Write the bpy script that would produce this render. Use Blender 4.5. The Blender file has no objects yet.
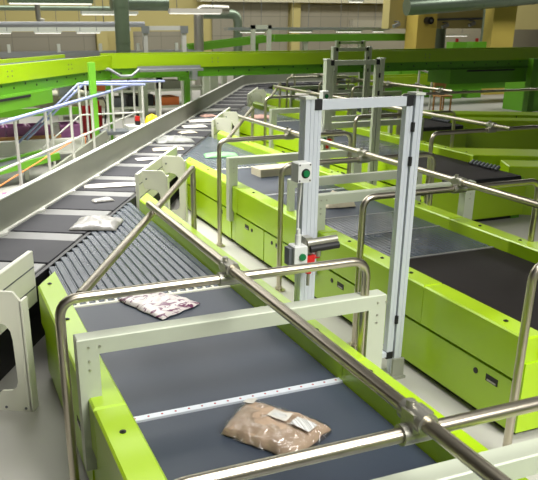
import bpy, math, random
from mathutils import Vector, Matrix, noise
S = 1.8                      # metres per layout unit
C = bpy.context.scene.collection
sin, cos, pi = math.sin, math.cos, math.pi
MD = (0.5, math.sqrt(3) / 2)         # running direction of the sorter
ND = (math.sqrt(3) / 2, -0.5)        # its right-hand normal
def MN(s, n): return (s * MD[0] + n * ND[0], s * MD[1] + n * ND[1])

# ------------------------------------------------------------ materials
def lin(c):
    c = c / 255.0
    return c / 12.92 if c <= .04045 else ((c + .055) / 1.055) ** 2.4
def rgb(r, g, b): return (lin(r), lin(g), lin(b), 1)
MATS = {}
def mat(name, col, rough=.5, metal=0, var=.06, scale=8, bump=0, bscale=60, coat=0, emit=None, es=0, rvar=.0, stretch=None, spec=.5):
    m = bpy.data.materials.new(name); m.use_nodes = True
    nt = m.node_tree; b = nt.nodes['Principled BSDF']
    tc = nt.nodes.new('ShaderNodeTexCoord'); mp = nt.nodes.new('ShaderNodeMapping')
    nt.links.new(tc.outputs['Object'], mp.inputs[0])
    if stretch: mp.inputs['Scale'].default_value = stretch
    n = nt.nodes.new('ShaderNodeTexNoise'); n.inputs['Scale'].default_value = scale; n.inputs['Detail'].default_value = 5
    nt.links.new(mp.outputs[0], n.inputs['Vector'])
    mx = nt.nodes.new('ShaderNodeMix'); mx.data_type = 'RGBA'
    mx.inputs[6].default_value = tuple(max(0, c * (1 - var)) for c in col[:3]) + (1,)
    mx.inputs[7].default_value = tuple(min(1, c * (1 + var)) for c in col[:3]) + (1,)
    nt.links.new(n.outputs['Fac'], mx.inputs[0]); nt.links.new(mx.outputs[2], b.inputs['Base Color'])
    b.inputs['Roughness'].default_value = rough; b.inputs['Metallic'].default_value = metal
    b.inputs['Coat Weight'].default_value = coat; b.inputs['Coat Roughness'].default_value = .15
    b.inputs['Specular IOR Level'].default_value = spec
    if rvar:
        mr = nt.nodes.new('ShaderNodeMapRange'); mr.inputs['To Min'].default_value = max(.02, rough - rvar); mr.inputs['To Max'].default_value = rough + rvar
        nt.links.new(n.outputs['Fac'], mr.inputs['Value']); nt.links.new(mr.outputs[0], b.inputs['Roughness'])
    if bump:
        n2 = nt.nodes.new('ShaderNodeTexNoise'); n2.inputs['Scale'].default_value = bscale; n2.inputs['Detail'].default_value = 4
        nt.links.new(mp.outputs[0], n2.inputs['Vector'])
        bp = nt.nodes.new('ShaderNodeBump'); bp.inputs['Strength'].default_value = bump; bp.inputs['Distance'].default_value = .01
        nt.links.new(n2.outputs['Fac'], bp.inputs['Height']); nt.links.new(bp.outputs[0], b.inputs['Normal'])
    if emit:
        b.inputs['Emission Color'].default_value = emit; b.inputs['Emission Strength'].default_value = es
    MATS[name] = m
    return m
mat('lime', rgb(164, 200, 18), .32, var=.03, scale=2, coat=.25)
mat('green', rgb(96, 158, 30), .4, var=.05, scale=2)
mat('post_green', rgb(118, 190, 52), .4)
mat('belt', rgb(52, 60, 72), .44, var=.12, scale=3, rvar=.06, stretch=(1, .25, 1), bump=.06, bscale=300, spec=.4)
mat('strip', rgb(76, 83, 92), .24, var=.2, scale=5, rvar=.08)
mat('black_belt', rgb(30, 26, 24), .6, var=.2, scale=4, rvar=.05, spec=.2)
mat('cell', rgb(44, 44, 48), .62, var=.1, scale=4, rvar=.06, spec=.25)
mat('divider', rgb(136, 136, 134), .35, metal=.3, var=.1, scale=9)
mat('steel', rgb(196, 188, 170), .3, metal=1, var=.02, scale=3)
mat('zinc', rgb(170, 168, 156), .36, metal=.8, var=.1, scale=18)
mat('frame_grey', rgb(186, 192, 172), .45, metal=.15, var=.05, scale=6)
mat('aluminium', rgb(204, 210, 216), .36, metal=.25, var=.03, scale=10)
mat('groove', rgb(110, 114, 118), .5, metal=.5)
mat('cover_white', rgb(232, 232, 214), .45, var=.04, scale=6)
mat('wall_plate', rgb(150, 152, 138), .45, metal=.3, var=.06, scale=3)
mat('white_rail', rgb(220, 220, 210), .4)
mat('dark', rgb(26, 26, 26), .6)
mat('rubber', rgb(22, 22, 23), .5)
mat('switch_grey', rgb(205, 207, 202), .45)
mat('button_green', rgb(10, 110, 60), .35)
mat('red', rgb(190, 24, 22), .4)
mat('dark_red', rgb(150, 16, 24), .4)
mat('yellow', rgb(240, 205, 20), .5)
mat('floor', rgb(176, 174, 166), .5, var=.1, scale=1.4, rvar=.1, bump=.05, bscale=40)
mat('wall_yellow', rgb(184, 172, 112), .8, var=.05, scale=.6)
mat('wall_grey', rgb(150, 146, 130), .8, var=.04, scale=.8)
mat('ceiling', rgb(84, 84, 72), .9)
mat('shutter', rgb(166, 160, 144), .7, var=.05, scale=1)
mat('column', rgb(196, 174, 80), .75, var=.05, scale=1)
mat('duct', rgb(126, 140, 122), .35, metal=.7, var=.12, scale=6)
mat('tray', rgb(165, 168, 170), .4, metal=.6)
mat('cream', rgb(196, 192, 164), .6)
mat('mezz_white', rgb(214, 214, 204), .5)
mat('blue_rail', rgb(150, 160, 205), .35)
mat('rail_white', rgb(205, 205, 196), .45)
mat('crate', rgb(150, 92, 140), .45, var=.1)
mat('orange', rgb(216, 130, 60), .6)
mat('wood', rgb(168, 122, 70), .6)
mat('paper_white', rgb(204, 200, 190), .55, bump=.1, bscale=20)
mat('paper_cream', rgb(206, 196, 170), .6, bump=.1, bscale=20)
mat('poly_silver', rgb(160, 158, 152), .28, var=.4, scale=14, bump=.35, bscale=16)
mat('poly_grey', rgb(122, 124, 118), .35, var=.35, scale=12, bump=.3, bscale=14)
mat('poly_pink', rgb(200, 160, 146), .45, var=.15, scale=12)
mat('poly_green', rgb(120, 180, 120), .4, var=.1, scale=12)
mat('cloth_brown', rgb(172, 148, 124), .8, var=.2, scale=14, bump=.5, bscale=30)
mat('lamp_on', rgb(250, 250, 240), .5, emit=(1, .97, .86, 1), es=1.1)
mat('lamp_body', rgb(200, 204, 192), .4)
mat('lamp_dark', rgb(104, 120, 96), .4, metal=.3)
mat('screen_black', rgb(20, 20, 24), .3)
mat('sign_orange', rgb(220, 120, 60), .6)

def clear_plastic():
    m = bpy.data.materials.new('clear_plastic'); m.use_nodes = True; nt = m.node_tree
    nt.nodes.remove(nt.nodes['Principled BSDF']); out = nt.nodes['Material Output']
    t = nt.nodes.new('ShaderNodeBsdfTransparent'); g = nt.nodes.new('ShaderNodeBsdfGlossy'); g.inputs['Roughness'].default_value = .12
    n = nt.nodes.new('ShaderNodeTexNoise'); n.inputs['Scale'].default_value = 22; n.inputs['Detail'].default_value = 5; n.inputs['Distortion'].default_value = 1.0
    b = nt.nodes.new('ShaderNodeBump'); b.inputs['Strength'].default_value = .7; b.inputs['Distance'].default_value = .02
    tc = nt.nodes.new('ShaderNodeTexCoord'); nt.links.new(tc.outputs['Object'], n.inputs['Vector'])
    nt.links.new(n.outputs['Fac'], b.inputs['Height']); nt.links.new(b.outputs[0], g.inputs['Normal'])
    mx = nt.nodes.new('ShaderNodeMixShader'); mx.inputs[0].default_value = .22
    nt.links.new(t.outputs[0], mx.inputs[1]); nt.links.new(g.outputs[0], mx.inputs[2]); nt.links.new(mx.outputs[0], out.inputs['Surface'])
    MATS['clear_plastic'] = m
clear_plastic()
def striped(name, c1, c2, scale, direction='X', thr=.5, rough=.6):
    m = bpy.data.materials.new(name); m.use_nodes = True; nt = m.node_tree; b = nt.nodes['Principled BSDF']
    tc = nt.nodes.new('ShaderNodeTexCoord'); n = nt.nodes.new('ShaderNodeTexNoise'); n.noise_dimensions = '1D'
    sp = nt.nodes.new('ShaderNodeSeparateXYZ'); nt.links.new(tc.outputs['Object'], sp.inputs[0])
    nt.links.new(sp.outputs[direction], n.inputs['W']); n.inputs['Scale'].default_value = scale; n.inputs['Detail'].default_value = 2
    r = nt.nodes.new('ShaderNodeValToRGB'); r.color_ramp.interpolation = 'CONSTANT'
    r.color_ramp.elements[0].color = c1; r.color_ramp.elements[1].color = c2; r.color_ramp.elements[1].position = thr
    nt.links.new(n.outputs['Fac'], r.inputs[0]); nt.links.new(r.outputs[0], b.inputs['Base Color']); b.inputs['Roughness'].default_value = rough
    MATS[name] = m
striped('barcode', rgb(50, 50, 50), rgb(225, 225, 220), 260, 'X', .46)
def blotch(name, base, spot, scale, thr, rough):
    m = bpy.data.materials.new(name); m.use_nodes = True; nt = m.node_tree; b = nt.nodes['Principled BSDF']
    tc = nt.nodes.new('ShaderNodeTexCoord'); n = nt.nodes.new('ShaderNodeTexNoise'); n.inputs['Scale'].default_value = scale; n.inputs['Detail'].default_value = 3; n.inputs['Distortion'].default_value = 1.6
    mp = nt.nodes.new('ShaderNodeMapping'); mp.inputs['Scale'].default_value = (1, 2.2, 1); mp.inputs['Rotation'].default_value = (0, 0, .7)
    nt.links.new(tc.outputs['Object'], mp.inputs[0]); nt.links.new(mp.outputs[0], n.inputs['Vector'])
    r = nt.nodes.new('ShaderNodeValToRGB'); r.color_ramp.elements[0].position = thr; r.color_ramp.elements[0].color = base
    r.color_ramp.elements[1].position = thr + .05; r.color_ramp.elements[1].color = spot
    nt.links.new(n.outputs['Fac'], r.inputs[0]); nt.links.new(r.outputs[0], b.inputs['Base Color']); b.inputs['Roughness'].default_value = rough
    n2 = nt.nodes.new('ShaderNodeTexNoise'); n2.inputs['Scale'].default_value = 18; n2.inputs['Detail'].default_value = 4; nt.links.new(tc.outputs['Object'], n2.inputs['Vector'])
    bp = nt.nodes.new('ShaderNodeBump'); bp.inputs['Strength'].default_value = .4; bp.inputs['Distance'].default_value = .02
    nt.links.new(n2.outputs['Fac'], bp.inputs['Height']); nt.links.new(bp.outputs[0], b.inputs['Normal'])
    MATS[name] = m
blotch('poly_purple', rgb(226, 218, 214), rgb(112, 56, 88), 9, .55, .3)
def shutter_mat():                      # wide horizontal boards with thin joints
    m = MATS['shutter']; nt = m.node_tree; b = nt.nodes['Principled BSDF']
    tc = nt.nodes.new('ShaderNodeTexCoord'); br = nt.nodes.new('ShaderNodeTexBrick')
    mp = nt.nodes.new('ShaderNodeMapping'); mp.inputs['Rotation'].default_value = (pi / 2, 0, 0)
    nt.links.new(tc.outputs['Object'], mp.inputs[0]); nt.links.new(mp.outputs[0], br.inputs['Vector'])
    br.inputs['Color1'].default_value = rgb(146, 141, 124); br.inputs['Color2'].default_value = rgb(141, 136, 119); br.inputs['Mortar'].default_value = rgb(124, 120, 104)
    br.inputs['Scale'].default_value = 1; br.inputs['Brick Width'].default_value = 1.6; br.inputs['Row Height'].default_value = .9; br.inputs['Mortar Size'].default_value = .02; br.offset = 0
    nt.links.new(br.outputs['Color'], b.inputs['Base Color'])
shutter_mat()

# ------------------------------------------------------------ mesh builder (layout units)
class MB:
    def __init__(s): s.v = []; s.f = []; s.sm = []
    def add(s, vs, fs, smooth=False):
        o = len(s.v); s.v += [tuple(p) for p in vs]; s.f += [tuple(i + o for i in f) for f in fs]; s.sm += [smooth] * len(fs); return s
    def box(s, x0, x1, y0, y1, z0, z1, c=0):
        if c <= 0:
            return s.add([(x0, y0, z0), (x1, y0, z0), (x1, y1, z0), (x0, y1, z0), (x0, y0, z1), (x1, y0, z1), (x1, y1, z1), (x0, y1, z1)],
                         [(3, 2, 1, 0), (4, 5, 6, 7), (0, 1, 5, 4), (1, 2, 6, 5), (2, 3, 7, 6), (3, 0, 4, 7)])
        return s.prism([(x0, y0), (x1, y0), (x1, y1), (x0, y1)], z0, z1, c)
    def prism(s, poly, z0, z1, c=0):           # poly counter-clockwise in xy, chamfered top edge
        n = len(poly); vs = [(x, y, z0) for x, y in poly]; fs = [tuple(range(n - 1, -1, -1))]
        if c:
            cx = sum(p[0] for p in poly) / n; cy = sum(p[1] for p in poly) / n
            ins = []
            for i in range(n):
                a, b, d = poly[i - 1], poly[i], poly[(i + 1) % n]
                e1 = Vector((b[0] - a[0], b[1] - a[1])).normalized(); e2 = Vector((d[0] - b[0], d[1] - b[1])).normalized()
                n1 = Vector((-e1.y, e1.x)); n2 = Vector((-e2.y, e2.x)); k = (n1 + n2) / max(.3, 1 + n1.dot(n2))
                ins.append((b[0] + k.x * c, b[1] + k.y * c))
            vs += [(x, y, z1 - c) for x, y in poly] + [(x, y, z1) for x, y in ins]
            for l in (0, 1):
                for i in range(n):
                    j = (i + 1) % n; fs.append((l * n + i, l * n + j, (l + 1) * n + j, (l + 1) * n + i))
            fs.append(tuple(range(2 * n, 3 * n)))
        else:
            vs += [(x, y, z1) for x, y in poly]
            for i in range(n):
                j = (i + 1) % n; fs.append((i, j, n + j, n + i))
            fs.append(tuple(range(n, 2 * n)))
        return s.add(vs, fs)
    def obox(s, s0, s1, n0, n1, z0, z1, c=0):  # box in sorter coordinates
        return s.prism([MN(s0, n1), MN(s1, n1), MN(s1, n0), MN(s0, n0)], z0, z1, c) if (s1 > s0 and n1 > n0) else s
    def bar(s, a, b, w, h, up=(0, 0, 1)):      # rectangular bar from a to b
        a = Vector(a); b = Vector(b); d = (b - a).normalized(); u = Vector(up)
        if abs(d.dot(u)) > .95: u = Vector((0, 1, 0))
        r = d.cross(u).normalized(); u = r.cross(d).normalized()
        vs = [p + r * (i * w / 2) + u * (j * h / 2) for p in (a, b) for i, j in ((-1, -1), (1, -1), (1, 1), (-1, 1))]
        return s.add(vs, [(0, 1, 2, 3), (7, 6, 5, 4), (0, 4, 5, 1), (1, 5, 6, 2), (2, 6, 7, 3), (3, 7, 4, 0)])
    def tube(s, pts, r, seg=14, bend=0, caps=True):
        P = [Vector(p) for p in pts]
        if bend:
            Q = [P[0]]
            for i in range(1, len(P) - 1):
                a = (P[i - 1] - P[i]).normalized(); b = (P[i + 1] - P[i]).normalized()
                p0 = P[i] + a * bend; p2 = P[i] + b * bend
                for k in range(7):
                    t = k / 6; Q.append(p0 * (1 - t) ** 2 + P[i] * 2 * t * (1 - t) + p2 * t * t)
            Q.append(P[-1]); P = Q
        vs = []; fs = []; ref = None
        for i, p in enumerate(P):
            d = ((P[min(i + 1, len(P) - 1)] - P[i]).normalized() + (P[i] - P[max(i - 1, 0)]).normalized()).normalized()
            if ref is None:
                ref = Vector((0, 0, 1)) if abs(d.z) < .9 else Vector((1, 0, 0))
            u = (ref - d * ref.dot(d)).normalized(); w = d.cross(u); ref = u
            vs += [p + u * (r * cos(2 * pi * k / seg)) + w * (r * sin(2 * pi * k / seg)) for k in range(seg)]
        for i in range(len(P) - 1):
            for k in range(seg):
                j = (k + 1) % seg; fs.append((i * seg + k, i * seg + j, (i + 1) * seg + j, (i + 1) * seg + k))
        s.add(vs, fs, True)
        if caps:
            s.add(vs[:seg], [tuple(range(seg - 1, -1, -1))]); s.add(vs[-seg:], [tuple(range(seg))])
        return s
    def cyl(s, a, b, r, seg=16): return s.tube([a, b], r, seg)
    def build(s, name, m, parent=None):
        if not s.v: return None
        me = bpy.data.meshes.new(name)
        o = bpy.data.objects.new(name, me); C.objects.link(o)
        org = Vector((0, 0, 0))
        if parent is not None:
            o.parent = parent; org = Vector(parent['_o'])
        else:
            xs = [v[0] for v in s.v]; ys = [v[1] for v in s.v]; zs = [v[2] for v in s.v]
            org = Vector(((min(xs) + max(xs)) / 2, (min(ys) + max(ys)) / 2, min(zs))); o.location = org * S
        o['_o'] = tuple(org)
        me.from_pydata([tuple((Vector(v) - org) * S) for v in s.v], [], s.f)
        for p, sm in zip(me.polygons, s.sm): p.use_smooth = sm
        me.materials.append(MATS[m] if isinstance(m, str) else m); me.update()
        return o
def tag(o, label, cat, group=None):
    o['label'] = label; o['category'] = cat
    if group: o['group'] = group
    return o
def thing(name, loc, label, cat, group=None):
    o = bpy.data.objects.new(name, None); C.objects.link(o); o.empty_display_size = .1
    o.location = Vector(loc) * S; o['_o'] = tuple(loc)
    return tag(o, label, cat, group)
def struct(o): o['kind'] = 'structure'; return o
def copy_tree(o, parent=None):
    c = o.copy(); C.objects.link(c); c.parent = parent
    for ch in o.children: copy_tree(ch, c)
    return c
def copy_to(o, off, label):
    c = copy_tree(o); c.location = o.location + Vector(off) * S
    c['_o'] = tuple(Vector(o['_o']) + Vector(off)); c['label'] = label
    return c
DX, DY = 1.374, 2.38                   # step from one induction line to the next

# ------------------------------------------------------------ induction conveyor
XL0, XL1, XR0, XR1 = .284, .374, 1.027, 1.117
YE = -.74
def edge(x, n=-1.235): return (ND[0] * x - n) / .5      # y where the line meets the sorter edge
def tipy(x): return edge(x, -1.125)
GR = 'parallel infeed conveyors feeding the sorter'
def make_conveyor():
    t = thing('induction_conveyor', (.7, 1.6, 0), 'lime green infeed conveyor in the foreground carrying a brown textile parcel', 'conveyor', GR)
    for side, x0, x1 in ((-1, XL0, XL1), (1, XR0, XR1)):
        g = MB(); cuts = [YE, -.2, .62, 1.7] if side < 0 else [-.24, .62, 1.7]
        for a, b in zip(cuts, cuts[1:]): g.box(x0, x1, a + .0015, b - .0015, .222, .378, .006)
        g.prism([(x0, 1.7015), (x1, 1.7015), (x1, tipy(x1)), (x0, tipy(x0))], .222, .378, .006)
        go = g.build('side_guard', 'lime', t)
        xm = (x0 + x1) / 2
        for y in ((-.6, -.05, .165, .44, .935, 1.56, 1.86, 2.35, 2.74) if side < 0 else (-.1, .16, .44, .95, 1.3, 1.62, 1.95, 2.6, 3.4)):
            MB().cyl((xm, y, .377), (xm, y, .3805), .0085, 12).cyl((xm, y, .379), (xm, y, .383), .0045, 10).build('screw_cap', 'rubber', go)
        xi = x0 + .006 if side < 0 else x1 - .006      # lower access panels
        xa, xb = (xi, xi + .02) if side < 0 else (xi - .02, xi)
        tip = tipy(x0) - .03 if side < 0 else tipy(x1) - .03
        spans = [(YE + .02, .286), (.298, .82), (.832, 1.31), (1.322, 1.745), (1.83, tip)]
        marks = [(-.531, -.614), (.514, .433), (1.205, 1.125), (1.49, 1.567), (None, 2.009)]
        for (a, b), (lk, hd) in zip(spans, marks):
            p = MB().box(xa, xb, a, b, .03, .208).build('access_panel', 'lime', t)
            xo = xa if side < 0 else xb; e = -1 if side < 0 else 1
            f = lambda u0, u1: (min(xo + e * u0, xo + e * u1), max(xo + e * u0, xo + e * u1))
            h = MB(); q0, q1 = f(0, .0015); h.box(q0, q1, hd - .03, hd + .03, .156, .182); ho = h.build('grip', 'dark', p)
            q0, q1 = f(.001, .003); MB().box(q0, q1, hd - .022, hd + .022, .159, .165).build('grip_lip', 'zinc', p)
            if lk is not None: MB().cyl((xo, lk, .169), (xo + e * .003, lk, .169), .011, 14).build('lock', 'rubber', p)
        fl = MB(); fl.box(xa + (.004 if side < 0 else 0), xb - (0 if side < 0 else .004), 1.757, 1.82, .03, .215); fl.build('filler_strip', 'lime', t)
    core = MB().prism([(.318, YE + .03), (1.083, YE + .03), (1.083, edge(1.083, -1.14)), (.318, edge(.318, -1.14))], 0.0, .215)
    core.prism([(XL1, YE + .05), (XR0, YE + .05), (XR0, edge(XR0, -1.16)), (XL1, edge(XL1, -1.16))], .21, .292); core.build('underframe', 'dark', t)
    w = (XR0 - XL1) / 18
    MB().prism([(XL1, 2.64), (XR0, 2.64), (XR0, edge(XR0) - .02), (XL1, edge(XL1) - .02)], .292, .3125).build('strip_bed', 'groove', t)
    for i in range(18):                                  # the angled end: narrow belts side by side
        a = XL1 + i * w + .0028; b = XL1 + (i + 1) * w - .0028
        ea = edge((a + b) / 2) - .006
        MB().prism([(a, 2.635), (b, 2.635), (b, ea), (a, ea)], .296, .320, .004).build('belt_strip', 'strip', t)
    MB().box(XL1, XR0, 1.722, 2.600, .294, .3195, .003).build('belt', 'belt', t)
    MB().box(XL1, XR0, 1.06, 1.690, .294, .3195, .003).build('belt', 'belt', t)
    MB().box(XL1, XR0, YE, .27, .294, .3195, .003).build('belt', 'black_belt', t)
    for a, b in ((.705, 1.04), (.288, .69)):
        r = MB(); k = 26; ww = (XR0 - XL1) / k
        r.box(XL1, XR0, a, b, .294, .312)
        for i in range(k): r.box(XL1 + i * ww + .003, XL1 + (i + 1) * ww - .003, a, b, .312, .3195)
        r.build('ribbed_belt', 'strip', t)
    sb = MB().box(XL1, XR0, 1.694, 1.718, .30, .3225); so = sb.build('splice_bar', 'aluminium', t)
    hb = MB()
    for i in range(17): hb.cyl((XL1 + .02 + i * .0385, 1.706, .3222), (XL1 + .02 + i * .0385, 1.706, .3232), .0034, 8)
    hb.build('rivets', 'dark_red', so)
    cb = MB().box(XL1, XR0, 2.604, 2.618, .30, .3225)
    for i in range(18): cb.box(XL1 + i * w, XL1 + i * w + .010, 2.618, 2.645, .30, .321)
    cb.build('comb_bar', 'cover_white', t)
    for y in (1.05, .697, .279): MB().box(XL1, XR0, y - .006, y + .006, .30, .3212).build('seam_strip', 'divider', t)
    MB().box(.30, 1.10, YE - .005, YE + .03, .03, .285).build('end_panel', 'lime', t)
    ep = MB().box(.55, .62, YE - .008, YE - .004, .15, .172).build('grip', 'dark', t)
    MB().cyl((XL1 + .0, YE - .01, .298), (XR0, YE - .01, .298), .022, 18).build('end_roller', 'rubber', t)
    tb = MB().prism([(.7 + 0 + p[0], p[1]) for p in []] or [(XR0, -.21), (2.45, -1.04), (2.62, -.74), (XR1, .128), (XR0, .18)], .0, .379, .005).build('side_table', 'lime', t)
    for q in (.30, .62):
        p0 = (XR0 + (2.45 - XR0) * q, -.21 - .83 * q); p1 = (XR0 + (2.45 - XR0) * (q + .05), -.21 - .83 * (q + .05))
        MB().bar((p0[0], p0[1] - .002, .24), (p1[0], p1[1] - .002, .24), .01, .022).cyl((p1[0] + .06, p1[1] - .037, .24), (p1[0] + .06, p1[1] - .0, .24), .008, 10).build('grip', 'dark', tb)
    MB().bar((XR0 + .55 * 1.423, -.21 - .83 * .55 - .001, .02), (XR0 + .55 * 1.423, -.21 - .83 * .55 - .001, .37), .006, .006).build('joint', 'dark', tb)
    MB().prism([(1.185, -.36), (1.06, -.60), (2.1, -1.20), (2.25, -.96)], .0, .355, .005).build('side_block', 'lime', t)
    MB().box(XR0, 1.10, -.72, -.24, .0, .29).build('side_bracket', 'green', t)
    for i in range(8):
        y = -.27 - i * .04
        MB().cyl((XR0 - .045, y, .322), (XR0 - .012, y, .345), .013, 10).build('bead_roller', 'groove', t)
    return t
def frame_part(t, y, m, slim=0):                                  # low portal of square section bolted across the line
    y0, y1 = y - .025, y + .025
    if slim: y0, y1 = y - .016, y + .016
    f = MB().box(*((.322 + slim, 1.16 + slim) if slim else (.265, 1.208)), y0, y1, .503, .549, .003).build('slim_crossbar' if slim else 'crossbar', m, t)
    for x0, x1 in (((.322 + slim, .354 + slim), (1.128 + slim, 1.16 + slim)) if slim else ((.265, .322), (1.148, 1.208))):
        p = MB().box(x0, x1, y0, y1, .36 if slim else .152, .503); p.build('post', m, f)
        if slim: continue
        b = MB()
        for z in (.17, .20, .525, .46, .485):
            for dx in (.018,): b.cyl((x0 + dx + .012, y0, z), (x0 + dx + .012, y0 - .003, z), .0035, 8)
        b.cyl((x0 + .06, y0, .525), (x0 + .06, y0 - .003, .525), .0035, 8)
        b.build('bolts', 'zinc', f)
    return f
conv = make_conveyor()
conv_labels = [None,
 'second lime infeed conveyor, with black belt, behind the first and the safety gate',
 'third lime infeed conveyor whose black belt end and end face stand free at right',
 'fourth lime infeed conveyor, partly hidden behind the free belt end of the third',
 'fifth and farthest infeed conveyor, under the overhead lime conveyor']
convs = [conv] + [copy_to(conv, (DX * k, DY * k, 0), conv_labels[k]) for k in range(1, 4)]
for k, ys in enumerate(((1.79, .925), (1.82, 1.08, .69), (1.82, 1.08, .69), (1.82, 1.08, .69))):
    for y in ys:
        if y == 1.08:
            if k == 1: slim = frame_part(convs[1], DY + 1.08, 'frame_grey', DX)
            else: f = copy_tree(slim, convs[k])
        elif k == 0: f = frame_part(conv, y, 'frame_grey')
        else:
            src = [c for c in conv.children if c.name.startswith('crossbar')][0]
            f = copy_tree(src, convs[k]); f.location = (0, (y - 1.79) * S, 0)
convs[1].children  # (kept simple)

# ------------------------------------------------------------ tubular guard rails
HOOPS = (1.785, .905, .13, -.82)
def make_rail():
    t = thing('guard_rail', (.7, 1.77, 0), 'stainless pipe guard rail spanning the foreground conveyor', 'guard rail', 'tubular guard rails over the infeed conveyors')
    r = .0135
    for y in HOOPS:
        xe = 1.142 if y > -.5 else 2.75
        h = MB().tube([(.232, y, .004), (.232, y, .660), (xe, y, .660), (xe, y, .004)], r, 16, .055).build('hoop', 'steel', t)
        for x in (.232, xe):
            MB().cyl((x, y, 0), (x, y, .006), .034, 20).cyl((x, y, .006), (x, y, .02), .018, 16).build('floor_flange', 'steel', h)
        c = MB()                                          # clamp joining hoop and centre pipe
        c.cyl((.7, y - .032, .690), (.7, y + .032, .690), .0205, 16); c.cyl((.7 - .032, y, .660), (.7 + .032, y, .660), .0195, 16)
        c.box(.7 - .02, .7 + .02, y - .018, y + .018, .652, .704); c.cyl((.692, y + .01, .704), (.692, y + .01, .719), .008, 8)
        c.build('clamp', 'zinc', t)
    MB().tube([(.7, 2.60, .690), (.7, -1.0, .690)], r, 16).build('centre_pipe', 'steel', t)
    d = MB().tube([(.29, 1.80, .660), (1.142, 3.395, .660), (1.142, 3.395, .004)], r, 16, .016).build('slanted_pipe', 'steel', t)
    MB().cyl((1.142, 3.395, 0), (1.142, 3.395, .006), .034, 20).build('floor_flange', 'steel', d)
    return t
rail = make_rail()
rl = [None, 'pipe guard rail behind the safety gate, spanning the second conveyor with the black belt',
      'pipe guard rail crossing the third conveyor, in front of its free belt end at right',
      'pipe guard rail over the fourth conveyor, at upper right under the overhead conveyor',
      'farthest pipe guard rail, over the fifth conveyor below the overhead lime conveyor']
rails = [rail] + [copy_to(rail, (DX * k - .036, DY * k, 0), rl[k]) for k in range(1, 4)]

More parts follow.
